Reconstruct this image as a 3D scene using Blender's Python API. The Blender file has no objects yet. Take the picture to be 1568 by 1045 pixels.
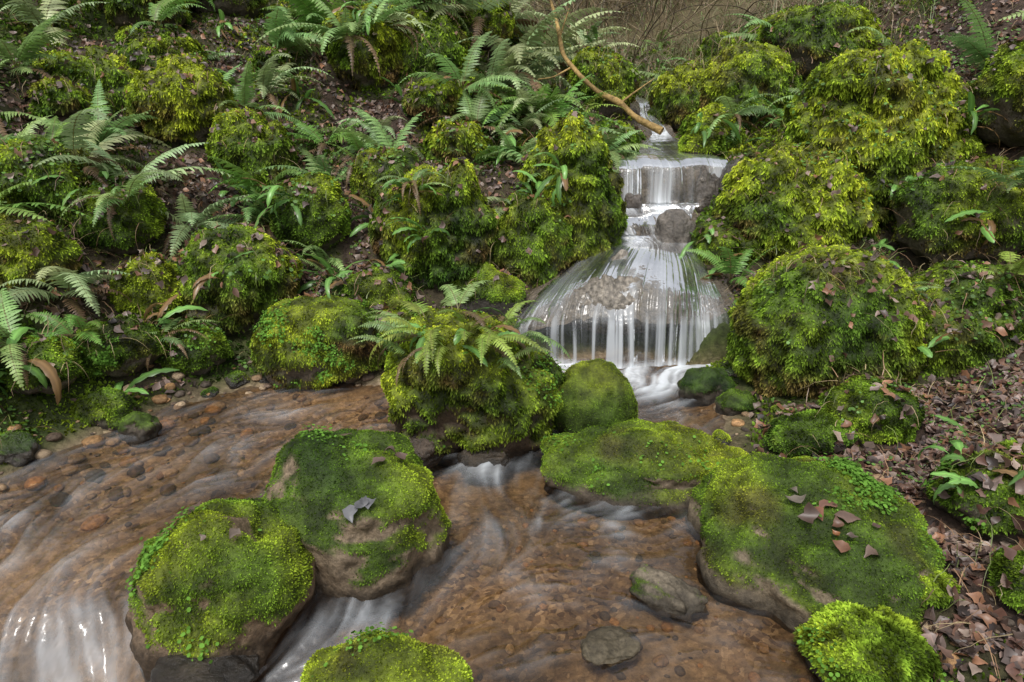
import bpy, math
import numpy as np
rng=np.random.default_rng(11)
scene=bpy.context.scene
# ------------------------------------------------------------------ noise
def _h(ix,iy,iz,seed):
    with np.errstate(over='ignore'):
        n=(ix.astype(np.uint32)*np.uint32(374761393)+iy.astype(np.uint32)*np.uint32(668265263)
           +iz.astype(np.uint32)*np.uint32(2147483647)+np.uint32((seed*974711+13)&0xffffffff))
        n=(n^(n>>np.uint32(13)))*np.uint32(1274126177)
        n=(n^(n>>np.uint32(15)))*np.uint32(2246822519)
        n=n^(n>>np.uint32(16))
    return n.astype(np.float64)/4294967295.0
def vn(p,seed=0):
    p=np.asarray(p,float)
    i=np.floor(p).astype(np.int64); f=p-i; f=f*f*(3-2*f)
    i=i+100000
    x,y,z=i[:,0],i[:,1],i[:,2]; fx,fy,fz=f[:,0],f[:,1],f[:,2]
    r=0
    for dx in (0,1):
        wx=fx if dx else 1-fx
        for dy in (0,1):
            wy=fy if dy else 1-fy
            for dz in (0,1):
                wz=fz if dz else 1-fz
                r=r+wx*wy*wz*_h(x+dx,y+dy,z+dz,seed)
    return r
def fbm(p,seed=0,o=3):
    s=0;a=1;t=0
    for k in range(o):
        s=s+a*vn(np.asarray(p)*(2.03**k)+k*17.3,seed+k);t+=a;a*=.5
    return s/t
def ss(a,b,x):
    t=np.clip((x-a)/(b-a),0,1);return t*t*(3-2*t)
def nrm(v):
    return v/np.maximum(np.linalg.norm(v,axis=-1,keepdims=True),1e-9)
def c3(*c): return np.array(c,float)
# ------------------------------------------------------------------ mesh helper
def build(name,V,parts,C,mats,attrs=None,smooth=True):
    V=np.asarray(V,float)
    ctr=(V.min(0)+V.max(0))/2; ctr[2]=V[:,2].min()
    me=bpy.data.meshes.new(name)
    me.vertices.add(len(V)); me.vertices.foreach_set('co',(V-ctr).astype(np.float32).ravel())
    loops=np.concatenate([f.ravel() for f,_ in parts]).astype(np.int32)
    tot=np.concatenate([np.full(len(f),f.shape[1]) for f,_ in parts])
    st=np.concatenate([[0],np.cumsum(tot)[:-1]]).astype(np.int32)
    mi=np.concatenate([np.full(len(f),m) for f,m in parts]).astype(np.int32)
    me.loops.add(len(loops)); me.loops.foreach_set('vertex_index',loops)
    me.polygons.add(len(tot)); me.polygons.foreach_set('loop_start',st)
    me.polygons.foreach_set('material_index',mi)
    me.polygons.foreach_set('use_smooth',np.full(len(tot),smooth))
    for m in mats: me.materials.append(m)
    me.update(calc_edges=True)
    if C is not None:
        a=me.attributes.new('Col','FLOAT_COLOR','POINT')
        cc=np.ones((len(V),4),np.float32); cc[:,:3]=np.clip(C,0,1); a.data.foreach_set('color',cc.ravel())
    for k,v in (attrs or {}).items():
        a=me.attributes.new(k,'FLOAT','POINT'); a.data.foreach_set('value',np.asarray(v,np.float32))
    ob=bpy.data.objects.new(name,me); ob.location=ctr
    scene.collection.objects.link(ob); return ob
# ------------------------------------------------------------------ materials
def newmat(n):
    m=bpy.data.materials.new(n); m.use_nodes=True; nt=m.node_tree; nt.nodes.clear()
    return m,nt,nt.nodes,nt.links
def mat_moss(n):
    m,nt,N,L=newmat(n)
    o=N.new('ShaderNodeOutputMaterial');p=N.new('ShaderNodeBsdfDiffuse');t=N.new('ShaderNodeBsdfTranslucent')
    a=N.new('ShaderNodeAttribute');a.attribute_name='Col';mx=N.new('ShaderNodeMixShader');mx.inputs[0].default_value=.25
    L.new(a.outputs['Color'],p.inputs['Color']);L.new(a.outputs['Color'],t.inputs['Color'])
    L.new(p.outputs[0],mx.inputs[1]);L.new(t.outputs[0],mx.inputs[2]);L.new(mx.outputs[0],o.inputs[0]);return m
def mat_leaf(n,rough=.55,tr=.25,spec=.4):
    m,nt,N,L=newmat(n)
    o=N.new('ShaderNodeOutputMaterial');p=N.new('ShaderNodeBsdfPrincipled');t=N.new('ShaderNodeBsdfTranslucent')
    a=N.new('ShaderNodeAttribute');a.attribute_name='Col';mx=N.new('ShaderNodeMixShader');mx.inputs[0].default_value=tr
    p.inputs['Roughness'].default_value=rough;p.inputs['Specular IOR Level'].default_value=spec
    L.new(a.outputs['Color'],p.inputs['Base Color']);L.new(a.outputs['Color'],t.inputs['Color'])
    L.new(p.outputs[0],mx.inputs[1]);L.new(t.outputs[0],mx.inputs[2]);L.new(mx.outputs[0],o.inputs[0]);return m
def mat_surf(n,rough=.85,scale=45,bump=.6,dist=.01,pebble=False,spec=.3):
    m,nt,N,L=newmat(n)
    o=N.new('ShaderNodeOutputMaterial');p=N.new('ShaderNodeBsdfPrincipled')
    a=N.new('ShaderNodeAttribute');a.attribute_name='Col'
    tc=N.new('ShaderNodeTexCoord')
    no=N.new('ShaderNodeTexNoise');no.inputs['Scale'].default_value=scale;no.inputs['Detail'].default_value=6;no.inputs['Roughness'].default_value=.7
    L.new(tc.outputs['Object'],no.inputs['Vector'])
    mr=N.new('ShaderNodeMapRange');mr.inputs[1].default_value=.3;mr.inputs[2].default_value=.7;mr.inputs[3].default_value=.4;mr.inputs[4].default_value=1.55
    L.new(no.outputs[0],mr.inputs[0])
    mu=N.new('ShaderNodeMix');mu.data_type='RGBA';mu.blend_type='MULTIPLY';mu.inputs[0].default_value=1
    L.new(a.outputs['Color'],mu.inputs[6]);L.new(mr.outputs[0],mu.inputs[7])
    col=mu.outputs[2]
    bsrc=no.outputs[0]
    if pebble:
        b=N.new('ShaderNodeAttribute');b.attribute_name='bed'
        nw=N.new('ShaderNodeTexNoise');nw.inputs['Scale'].default_value=6;nw.inputs['Detail'].default_value=3
        L.new(tc.outputs['Object'],nw.inputs['Vector'])
        vm=N.new('ShaderNodeVectorMath');vm.operation='MULTIPLY_ADD';vm.inputs[1].default_value=(.14,.14,.14)
        L.new(nw.outputs['Color'],vm.inputs[0]);L.new(tc.outputs['Object'],vm.inputs[2])
        vo=N.new('ShaderNodeTexVoronoi');vo.inputs['Scale'].default_value=54;vo.inputs['Randomness'].default_value=1
        L.new(vm.outputs[0],vo.inputs['Vector'])
        sp=N.new('ShaderNodeSeparateColor');L.new(vo.outputs['Color'],sp.inputs[0])
        cr=N.new('ShaderNodeValToRGB');e=cr.color_ramp.elements
        e[0].position=0;e[0].color=(.11,.07,.042,1);e[1].position=1;e[1].color=(.58,.44,.29,1)
        for ps,c in ((.25,(.24,.16,.095,1)),(.55,(.31,.22,.135,1)),(.85,(.38,.28,.175,1))):
            x=e.new(ps);x.color=c
        L.new(sp.outputs[0],cr.inputs[0])
        sa=N.new('ShaderNodeTexNoise');sa.inputs['Scale'].default_value=2.6;sa.inputs['Detail'].default_value=5
        L.new(tc.outputs['Object'],sa.inputs['Vector'])
        sr=N.new('ShaderNodeMapRange');sr.inputs[1].default_value=.42;sr.inputs[2].default_value=.62;sr.inputs[4].default_value=.75;L.new(sa.outputs[0],sr.inputs[0])
        ms=N.new('ShaderNodeMix');ms.data_type='RGBA';ms.inputs[7].default_value=(.37,.28,.18,1)
        L.new(sr.outputs[0],ms.inputs[0]);L.new(cr.outputs[0],ms.inputs[6])
        m2=N.new('ShaderNodeMix');m2.data_type='RGBA';m2.blend_type='MULTIPLY';m2.inputs[0].default_value=.8
        L.new(ms.outputs[2],m2.inputs[6]);L.new(mr.outputs[0],m2.inputs[7])
        sn=N.new('ShaderNodeTexNoise');sn.inputs['Scale'].default_value=1.7;sn.inputs['Detail'].default_value=4
        L.new(tc.outputs['Object'],sn.inputs['Vector'])
        sm=N.new('ShaderNodeMapRange');sm.inputs[1].default_value=.35;sm.inputs[2].default_value=.60;sm.inputs[3].default_value=.38;sm.inputs[4].default_value=1.15;L.new(sn.outputs[0],sm.inputs[0])
        m4=N.new('ShaderNodeMix');m4.data_type='RGBA';m4.blend_type='MULTIPLY';m4.inputs[0].default_value=1
        L.new(m2.outputs[2],m4.inputs[6]);L.new(sm.outputs[0],m4.inputs[7])
        m3=N.new('ShaderNodeMix');m3.data_type='RGBA';L.new(b.outputs['Fac'],m3.inputs[0])
        L.new(col,m3.inputs[6]);L.new(m4.outputs[2],m3.inputs[7]);col=m3.outputs[2]
    bp=N.new('ShaderNodeBump');bp.inputs['Strength'].default_value=bump;bp.inputs['Distance'].default_value=dist
    L.new(bsrc,bp.inputs['Height']);L.new(bp.outputs[0],p.inputs['Normal'])
    p.inputs['Roughness'].default_value=rough;p.inputs['Specular IOR Level'].default_value=spec
    L.new(col,p.inputs['Base Color']);L.new(p.outputs[0],o.inputs[0]);return m
def mat_water(name,tint,rough,ior):
    m,nt,N,L=newmat(name)
    o=N.new('ShaderNodeOutputMaterial')
    tr=N.new('ShaderNodeBsdfTransparent');tr.inputs[0].default_value=tint
    gl=N.new('ShaderNodeBsdfGlossy');gl.inputs['Roughness'].default_value=rough;gl.inputs[0].default_value=(1,1,1,1)
    fr=N.new('ShaderNodeFresnel');fr.inputs[0].default_value=ior
    tc=N.new('ShaderNodeTexCoord');no=N.new('ShaderNodeTexNoise');no.inputs['Scale'].default_value=11;no.inputs['Detail'].default_value=3
    L.new(tc.outputs['Object'],no.inputs['Vector'])
    bp=N.new('ShaderNodeBump');bp.inputs['Strength'].default_value=.4;bp.inputs['Distance'].default_value=.02
    L.new(no.outputs[0],bp.inputs['Height']);L.new(bp.outputs[0],gl.inputs['Normal']);L.new(bp.outputs[0],fr.inputs['Normal'])
    a=N.new('ShaderNodeAttribute');a.attribute_name='foam'
    p=N.new('ShaderNodeBsdfPrincipled');p.inputs['Base Color'].default_value=(.74,.78,.82,1);p.inputs['Roughness'].default_value=.5
    m1=N.new('ShaderNodeMixShader');m2=N.new('ShaderNodeMixShader')
    L.new(fr.outputs[0],m1.inputs[0]);L.new(tr.outputs[0],m1.inputs[1]);L.new(gl.outputs[0],m1.inputs[2])
    L.new(a.outputs['Fac'],m2.inputs[0]);L.new(m1.outputs[0],m2.inputs[1]);L.new(p.outputs[0],m2.inputs[2])
    L.new(m2.outputs[0],o.inputs[0]);return m
M_moss=mat_moss('moss_sprigs')
M_fern=mat_leaf('fern_leaf',.45,.3,.5)
M_hart=mat_leaf('harts_tongue_leaf',.33,.2,.5)
M_dead=mat_leaf('dead_leaf',.42,.12,.5)
M_rock=mat_surf('mossy_rock',.6,60,.8,.01)
M_wet=mat_surf('wet_rock',.25,50,1.,.015,spec=.7)
M_ground=mat_surf('woodland_ground',.8,30,.9,.02,pebble=True)
M_bark=mat_surf('bark',.8,40,.6,.006)
M_water=mat_water('stream_water',(.77,.68,.56,1),.13,1.45)
M_fall=mat_water('falling_water',(.84,.82,.78,1),.18,1.36)
# ------------------------------------------------------------------ terrain
cp=np.array([
(-2.0,1.5,-.3),(-1.4,1.4,-.42),(-1.4,2,-.16),(-1.9,2.1,-.14),(-1.0,2.8,-.1),(-1.2,3.2,-.08),(-.6,2.6,-.1),(0,2.2,-.08),(.3,1.7,-.06),(0,1.3,-.1),
(-.5,1.5,-.22),(.5,3.3,-.14),(.7,3.6,-.15),(.3,2.7,-.1),(-.8,3.25,-.08),(.6,2.05,-.06),(.75,1.4,-.05),(-.3,3.3,-.07),(-.2,1.0,-.15),(.5,1.0,-.08),(-1.5,1.0,-.5),(-1.75,2.6,-.08),(.1,3.5,-.1),
(1.1,1.4,.04),(1.3,1.8,.08),(1.05,2.55,.05),(1.15,2.9,.04),(1.35,3.2,.08),(1.35,3.7,.2),
(2.0,2.7,.14),(1.4,1.65,.1),(1.75,1.95,.13),(2.1,3.05,.16),(2.48,4.1,.48),(2.45,4.7,.75),(3.6,5.4,1.66),(4.3,6.7,2.3),(3.1,7.6,2.0),(2.45,7.5,1.66),
(1.74,5.57,1.08),(2.3,9.7,1.9),(1.4,4.3,.45),(1.75,5.1,1.05),(1.75,6.3,1.25),
(.6,4.2,.15),(.8,4.6,.42),(.9,4.95,.58),(1.15,5.3,.9),(1.2,6,.95),(1.35,6.6,1.0),(1.35,7.2,1.2),(1.4,8,1.4),
(-.7,3.65,.1),(-.26,4.06,.36),(-.15,4.2,.5),(.2,4.5,.68),(.45,5.0,.98),(.6,5.5,1.15),(.7,6.5,1.32),(.8,7.5,1.6),
(-.8,4.0,.35),(-.8,4.6,.85),(-.5,5.2,1.15),(-.4,6,1.5),(-.8,6.5,1.8),(-.3,8,2.2),
(-1.3,3.7,.14),(-1.7,3.7,.15),(-1.7,4.3,.5),(-1.6,5,1.05),(-1.8,6,1.65),(-2,7,2.1),(-2,8.5,2.8),
(-2.05,3.15,.1),(-2.4,3.3,.35),(-2.5,4,.75),(-2.6,5,1.25),(-3.2,4,.95),(-3.2,3,.6),(-3.3,6,2.0),(-2.35,2.4,.12),(-2.9,2.2,.4),(-2.6,1.5,.05),(-4,3,1.2),(-4.5,5,2.1),(-5,8,3.5),
(1.8,12,2.25),(2,16,3.4),(2,25,7),(-3,12,4.2),(-8,12,6.5),(7,12,4.8),(4.5,9.5,2.9),(6,6,3),(6,3,2.0),(4,3.5,1.2),(3,2.5,.5),(3,1.5,.45),(-10,4,5),(12,5,5),
(-10,30,13),(12,30,13),(2,60,20),(-40,30,28),(40,30,28),(-40,0,20),(40,0,20),(0,-5,-.8),(-4,-5,.5),(4,-5,.5),(-20,-20,8),(20,-20,8),(-30,70,34),(30,70,34),(0,80,30)])
D=np.linalg.norm(cp[:,None,:2]-cp[None,:,:2],axis=2); n=len(cp)
A=np.zeros((n+3,n+3));A[:n,:n]=D;A[:n,n]=1;A[:n,n+1:]=cp[:,:2];A[n,:n]=1;A[n+1:,:n]=cp[:,:2].T
W=np.linalg.solve(A,np.concatenate([cp[:,2],[0,0,0]]))
# cascade rows: xL,xR,yL,yM,yR,zL,zM,zR,foam
CR=np.array([
(1.30,1.42,8.5,8.5,8.5,1.5,1.5,1.5,.1),(1.28,1.40,7.25,7.25,7.25,1.40,1.40,1.40,.2),(1.27,1.40,7.18,7.18,7.18,1.29,1.29,1.29,.65),
(1.28,1.43,6.85,6.85,6.85,1.23,1.23,1.23,.12),(1.33,1.48,6.77,6.77,6.77,1.14,1.14,1.14,.65),(1.25,1.48,6.5,6.5,6.5,1.10,1.10,1.10,.06),
(1.05,1.5,5.9,5.9,5.9,1.06,1.06,1.06,.03),(.80,1.58,5.18,5.16,5.2,1.04,1.04,1.04,.06),(.78,1.60,5.1,5.08,5.12,1.0,1.01,1.0,.25),
(.78,1.56,5.06,5.03,5.07,.88,.89,.88,.42),(.80,1.45,5.03,5.0,5.02,.73,.73,.73,.85),(.74,1.3,4.9,4.9,4.9,.71,.71,.71,.42),
(.70,1.25,4.75,4.75,4.75,.70,.70,.70,.15),(.68,1.22,4.70,4.69,4.7,.66,.66,.66,.36),(.64,1.2,4.65,4.64,4.65,.57,.58,.57,.5),
(.54,1.2,4.5,4.5,4.5,.54,.56,.54,.22),(.40,1.22,4.32,4.3,4.3,.46,.57,.48,.12),(.22,1.24,4.15,4.08,4.1,.37,.52,.41,.12),
(.05,1.26,4.0,3.88,3.95,.26,.42,.34,.15),(-.03,1.27,3.93,3.79,3.88,.18,.31,.27,.26),(-.04,1.27,3.90,3.74,3.84,.13,.23,.19,.45),
(-.04,1.27,3.89,3.72,3.82,.05,.12,.1,.52),(-.04,1.27,3.88,3.70,3.81,-.02,-.01,-.01,.9)])
cy=CR[::-1,3];cz=CR[::-1,6];cl=CR[::-1,0];cr_=CR[::-1,1]
n_cp=len(cp)
def Hraw(x,y):
    x=np.asarray(x,float);y=np.asarray(y,float);s=x.shape;x=x.ravel();y=y.ravel()
    out=np.empty(len(x))
    for i in range(0,len(x),20000):
        xx=x[i:i+20000];yy=y[i:i+20000]
        d=np.hypot(xx[:,None]-cp[None,:,0],yy[:,None]-cp[None,:,1])
        out[i:i+20000]=d@W[:n_cp]+W[n_cp]+W[n_cp+1]*xx+W[n_cp+2]*yy
    return out.reshape(s)
def H(x,y):
    x=np.asarray(x,float);y=np.asarray(y,float)
    z=Hraw(x,y);s=z.shape
    P=np.stack([x.ravel(),y.ravel(),np.zeros(x.size)],1)
    m=ss(.02,.3,z)
    z=z+m*.30*(fbm(P*1.7,3,3).reshape(s)-.5)+m*.16*(fbm(P*6,5,3).reshape(s)-.5)
    z=z+(1-m)*.025*(fbm(P*7,8,3).reshape(s)-.5)
    zc=np.interp(y,cy,cz);xl=np.interp(y,cy,cl);xr=np.interp(y,cy,cr_)
    din=np.maximum(xl-x,x-xr)
    f=(1-ss(-.02,.16,din))*ss(3.55,3.72,y)*(1-ss(8.2,8.6,y))
    z=np.where(f>0,z*(1-f)+np.minimum(z,zc-.09)*f,z)
    return z
def axis(a,b,st,lo,hi):
    c=list(np.arange(a,b,st));v=c[-1];d=st
    while v<hi: d*=1.06;v+=d;c.append(v)
    v=c[0];d=st
    while v>lo: d*=1.06;v-=d;c.insert(0,v)
    return np.array(c)
xs=axis(-3.6,3.6,.032,-60,60);ys=axis(1.0,7,.032,-20,85)
X,Y=np.meshgrid(xs,ys);Z=H(X,Y)
TV=np.stack([X.ravel(),Y.ravel(),Z.ravel()],1)
nx=len(xs);ny=len(ys)
def gridq(nx,ny):
    i=np.arange(nx-1)[None,:]+nx*np.arange(ny-1)[:,None];i=i.ravel()
    return np.stack([i,i+1,i+nx+1,i+nx],1)
TQ=gridq(nx,ny)
def dryness(P):
    a=fbm(P*[2.1,2.1,0],21,3)
    d=ss(.50,.60,a)
    def blob(x,y,r,s): return s*np.exp(-((P[:,0]-x)**2+(P[:,1]-y)**2)/r**2)
    d=d*.75+blob(2.05,2.4,.7,1.6)+blob(1.7,1.6,.5,1.2)+blob(-2.4,5.8,.6,.9)+blob(-2.1,4.7,.4,.9)+blob(-1.35,4.7,.3,.9)+blob(-3.2,4.9,.3,.8)+blob(-1.2,5.6,.3,.8)+blob(4.0,5.9,1.1,1.4)+blob(-1.3,3.95,.3,1.)+blob(2.5,4.3,.35,.8)+blob(3.2,3.4,.4,.8)+blob(-.9,7,.5,.6)
    far=ss(8,12,P[:,1])*.7
    return np.clip(np.maximum(d,far),0,1)
def landcol(P):
    d=dryness(P);v=fbm(P*9,31,3)[:,None]
    soil=c3(.055,.036,.025)*(0.4+1.2*v);moss=c3(.04,.055,.012)*(.4+1.2*v)
    far=ss(7.5,11,P[:,1])[:,None]
    soil=soil*(1-far)+far*(c3(.15,.11,.06)*(.2+1.6*fbm(P*2.5,33,4)[:,None]))
    return moss*(1-d[:,None])+soil*d[:,None]
bed=1-ss(-.02,.05,TV[:,2]); bed=np.where(TV[:,1]>4.2,0,bed)
build('woodland_ground',TV,[(TQ,0)],landcol(TV),[M_ground],{'bed':bed})
# ------------------------------------------------------------------ height map for placing plants
hx=np.arange(-8,8,.025);hy=np.arange(.8,16,.025)
HX,HY=np.meshgrid(hx,hy);HM=H(HX,HY);HB=HM.copy()
def hm_add(V):
    ix=np.round((V[:,0]-hx[0])/.025).astype(int);iy=np.round((V[:,1]-hy[0])/.025).astype(int)
    k=(ix>=0)&(ix<len(hx))&(iy>=0)&(iy<len(hy))
    np.maximum.at(HM,(iy[k],ix[k]),V[k,2])
def surf(x,y,base=False):
    x=np.atleast_1d(x);y=np.atleast_1d(y);M=HM
    ix=np.clip(np.round((x-hx[0])/.025).astype(int),1,len(hx)-2);iy=np.clip(np.round((y-hy[0])/.025).astype(int),1,len(hy)-2)
    z=M[iy,ix];gx_=(M[iy,ix+1]-M[iy,ix-1])/.05;gy_=(M[iy+1,ix]-M[iy-1,ix])/.05
    g=np.stack([-np.clip(gx_,-1.5,1.5),-np.clip(gy_,-1.5,1.5),np.ones_like(gx_)],1)
    if base: return z,nrm(g),HB[iy,ix]
    return z,nrm(g)
# ------------------------------------------------------------------ ico spheres
import bmesh
def ico(s):
    bm=bmesh.new();bmesh.ops.create_icosphere(bm,subdivisions=s,radius=1)
    bm.verts.ensure_lookup_table()
    V=np.array([v.co[:] for v in bm.verts]);F=np.array([[v.index for v in f.verts] for f in bm.faces]);bm.free();return V,F
ICO={2:ico(2),5:ico(5),6:ico(6)}
def vnorm(V,F):
    fn=np.cross(V[F[:,1]]-V[F[:,0]],V[F[:,2]]-V[F[:,0]])
    N=np.zeros_like(V)
    for k in range(3):
        for c in range(3): N[:,c]+=np.bincount(F[:,k],fn[:,c],len(V))
    return nrm(N),fn
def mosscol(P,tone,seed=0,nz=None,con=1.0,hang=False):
    # sky light on tops and flank shade painted in; brown is old dead moss
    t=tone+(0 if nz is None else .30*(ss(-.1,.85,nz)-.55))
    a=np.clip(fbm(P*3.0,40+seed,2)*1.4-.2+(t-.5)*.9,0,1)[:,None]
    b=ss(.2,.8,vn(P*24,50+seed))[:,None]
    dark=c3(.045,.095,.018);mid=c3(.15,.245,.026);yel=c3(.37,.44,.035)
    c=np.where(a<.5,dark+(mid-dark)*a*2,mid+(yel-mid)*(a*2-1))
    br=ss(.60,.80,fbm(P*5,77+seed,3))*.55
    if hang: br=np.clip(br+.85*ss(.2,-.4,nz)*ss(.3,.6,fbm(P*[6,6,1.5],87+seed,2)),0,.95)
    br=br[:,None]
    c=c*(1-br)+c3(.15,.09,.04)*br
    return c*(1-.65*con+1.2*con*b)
def sprigs(P,N,col,ln,droop=.35,wid=.5):
    n=len(P)
    r=rng.normal(size=(n,3))
    d=nrm(N*.7+r*.5+c3(0,0,-droop*.8))
    s=nrm(np.cross(d,rng.normal(size=(n,3))))
    l=(ln*.85*rng.uniform(.5,1.5,n))[:,None]
    b=P-N*.003
    m=b+d*l*.5;t=b+d*l+c3(0,0,-1)*l*.35*droop
    V=np.stack([b,m+s*l*wid*.5,t,m-s*l*wid*.5],1).reshape(-1,3)
    j=rng.uniform(.65,1.4,(n,1));col=col*j
    C=np.stack([col*.35,col*.95,col*1.45,col*.95],1).reshape(-1,3)  # old growth dark at base, deepened further as painted crevice shade
    Q=np.arange(n*4).reshape(n,4);return V,Q,C
def hexleaf(P,N,col,r):
    n=len(P);N=nrm(N*.7+c3(0,0,.5)+rng.normal(size=(n,3))*.35)
    s=nrm(np.cross(N,rng.normal(size=(n,3))));t=np.cross(N,s)
    r=(r*rng.uniform(.5,1.3,n))[:,None];P=P+N*rng.uniform(.004,.02,n)[:,None]
    vs=[]
    for k in range(6):
        a=k*math.pi/3;vs.append(P+s*r*math.cos(a)+t*r*math.sin(a)+N*r*.15*(k%2))
    V=np.stack(vs,1).reshape(-1,3);b=np.arange(n)[:,None]*6
    Q=np.concatenate([b+[0,1,2,3],b+[0,3,4,5]]);return V,Q,np.repeat(col,6,0)
BN=[0]
def boulder(name,x,y,h,rx,ry,rot=0,moss=-.2,tone=.5,ln=.014,n=14000,lump=.018,zb=None,sub=5,sax=0,rock=(.10,.082,.062),droop=.35,tilt=0,rough=.24,wet=False,wl=.045,saxc=None,patch=.6,sit=0):
    BN[0]+=1;seed=BN[0]
    V,F=ICO[sub];p=V.copy()
    q=np.sign(p)*np.abs(p)**.92
    r=1+rough*2*(fbm(p*1.25+seed*7.7,seed,2)-.5)+.2*(fbm(p*3.2+seed*3.1,seed+9,3)-.5)
    if sit and rough>.2: r=r+.10*(fbm(np.abs(p@np.array([[.8,.3,.5],[-.3,.9,.2],[-.5,-.2,.85]]))*2.2+seed,seed+4,2)-.5)*2
    q=q*r[:,None]
    if zb is None: zb=float(H(np.array([x]),np.array([y]))[0])
    vr,vc=(.66,.36) if not sit else (.92,.09)
    P=q*np.array([rx,ry,vr*h])
    if tilt: P[:,2]+=P[:,0]*tilt
    c,s=math.cos(rot),math.sin(rot)
    P=np.stack([P[:,0]*c-P[:,1]*s,P[:,0]*s+P[:,1]*c,P[:,2]],1)+np.array([x,y,zb+vc*h])
    N,fn=vnorm(P,F);N0=N[:,2].copy()
    mk=ss(moss-.12,moss+.12,N[:,2]+patch*(fbm(P*6,60+seed,3)-.5)*2)
    if zb<.02: mk=mk*ss(wl-.02,wl+.015,P[:,2]+.09*(fbm(P*8,61,2)-.5))
    bl=fbm(P*13,70+seed,2);b2=vn(P*26,72+seed)
    P=P+N*(mk*lump*((bl*2-.6)+.55*(b2-.5)))[:,None]
    P=P+N*((1-mk)*.018*(fbm(P*20,90,3)-.5)*2)[:,None]
    N,fn=vnorm(P,F)
    rk=np.array(rock)*(.4+1.2*fbm(P*14,33,3))[:,None]
    if zb<.02: rk=rk*(.3+.7*ss(.015,.06,P[:,2]+.03*(fbm(P*12,62,2)-.5)))[:,None]
    hang=droop>=.6;con=1.0 if ln>.012 else .55
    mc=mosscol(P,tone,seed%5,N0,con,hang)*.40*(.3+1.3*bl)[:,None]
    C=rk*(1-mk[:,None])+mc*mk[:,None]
    hm_add(P[P[:,2]>zb])
    ar=np.linalg.norm(fn,axis=1)*mk[F].mean(1)*(N[F].mean(1)[:,2]>-.75)*(.35+bl[F[:,0]])
    parts=[(F,0)];Vs=[P];Cs=[C];off=len(P)
    if ar.sum()>0 and n>0:
        fi=rng.choice(len(F),n,p=ar/ar.sum());u=rng.random((n,1));v=rng.random((n,1));k=u+v>1;u=np.where(k,1-u,u);v=np.where(k,1-v,v)
        sp=P[F[fi,0]]*(1-u-v)+P[F[fi,1]]*u+P[F[fi,2]]*v;sn=nrm(N[F[fi]].mean(1))
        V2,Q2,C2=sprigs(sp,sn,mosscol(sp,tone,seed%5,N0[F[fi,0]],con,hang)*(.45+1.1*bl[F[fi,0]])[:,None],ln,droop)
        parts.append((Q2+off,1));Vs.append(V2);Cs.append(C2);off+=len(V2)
        if sax:
            w=ar*ss(.54,.66,fbm(P*5.5,123+seed,2))[F[:,0]]*(N[F[:,0]][:,2]>.0)
            if saxc is not None: w=ar*(ss(.5,.62,fbm(P*7,123+seed,2))[F[:,0]]+.01)*np.exp(-((P[F[:,0],0]-saxc[0])**2+(P[F[:,0],1]-saxc[1])**2)/saxc[2]**2)
            if w.sum()>0:
                fi=rng.choice(len(F),sax,p=w/w.sum());sp=P[F[fi,0]]+rng.normal(size=(sax,3))*.006;sn=N[F[fi,0]]
                V2,Q2,C2=hexleaf(sp,sn,c3(.14,.29,.045)*rng.uniform(.5,1.4,(sax,1)),.0060)
                parts.append((Q2+off,1));Vs.append(V2);Cs.append(C2);off+=len(V2)
    build(name,np.concatenate(Vs),parts,np.concatenate(Cs),[M_wet if wet else M_rock,M_moss])
mb='mossy_boulder'
# in the stream
boulder(mb,-.56,2.10,.30,.34,.36,rot=.3,moss=.34,tone=.42,ln=.010,n=30000,lump=.018,zb=0,sub=6,sax=380,rock=(.20,.15,.10),tilt=-.1,wl=.06,saxc=(-.68,2.33,.2),patch=1.0,sit=1,rough=.26)
boulder(mb,-.90,1.74,.31,.25,.26,rot=.2,moss=.30,tone=.40,ln=.010,n=26000,lump=.018,zb=-.03,sub=6,sax=380,rock=(.20,.14,.09),wl=.06,saxc=(-1.0,1.60,.15),patch=1.0,sit=1,rough=.26)
boulder(mb,-.21,2.87,.53,.36,.27,moss=-.25,tone=.52,ln=.017,n=26000,lump=.05,zb=0,sub=6,sax=500,droop=.7,rock=(.06,.04,.025),rough=.3)
boulder(mb,.39,2.98,.30,.20,.19,moss=-.35,tone=.42,ln=.008,n=18000,lump=.010,zb=0,rough=.13,sit=1,wl=.03)
boulder(mb,.56,2.47,.19,.45,.21,rot=-.1,moss=.05,tone=.45,ln=.010,n=28000,lump=.018,zb=0,sub=6,sax=200,rock=(.17,.13,.09),wl=.05,patch=.8,sit=1,rough=.28)
boulder(mb,1.0,1.98,.28,.36,.42,rot=.35,moss=.24,tone=.45,ln=.010,n=40000,lump=.020,zb=0,sub=6,sax=1800,rock=(.19,.15,.10),wl=.06,saxc=(1.22,2.0,.15),patch=1.0,sit=1,rough=.28)
boulder(mb,-.33,1.36,.14,.19,.13,moss=-.1,tone=.45,ln=.010,n=10000,zb=0,sax=150)
boulder('stream_stone',.48,1.77,.06,.12,.07,rot=-.7,moss=.93,tone=.35,ln=.006,n=2500,lump=.004,zb=-.01,rock=(.17,.14,.10),rough=.5,wl=0,sit=1)
boulder('stream_stone',.29,1.56,.02,.085,.075,rot=.3,moss=2,n=0,zb=-.008,rock=(.28,.23,.15),rough=.15,sit=1)
boulder('stream_stone',-.86,1.47,.08,.15,.11,rot=.3,moss=1.2,n=0,zb=-.05,rock=(.06,.045,.03),wet=True)
boulder('stream_stone',-.12,2.62,.10,.12,.09,moss=1.2,n=0,zb=-.04,rock=(.08,.06,.04),wet=True)
boulder('stream_stone',-.42,2.66,.12,.12,.09,moss=1.2,n=0,zb=-.03,rock=(.07,.05,.035),wet=True)
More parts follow.
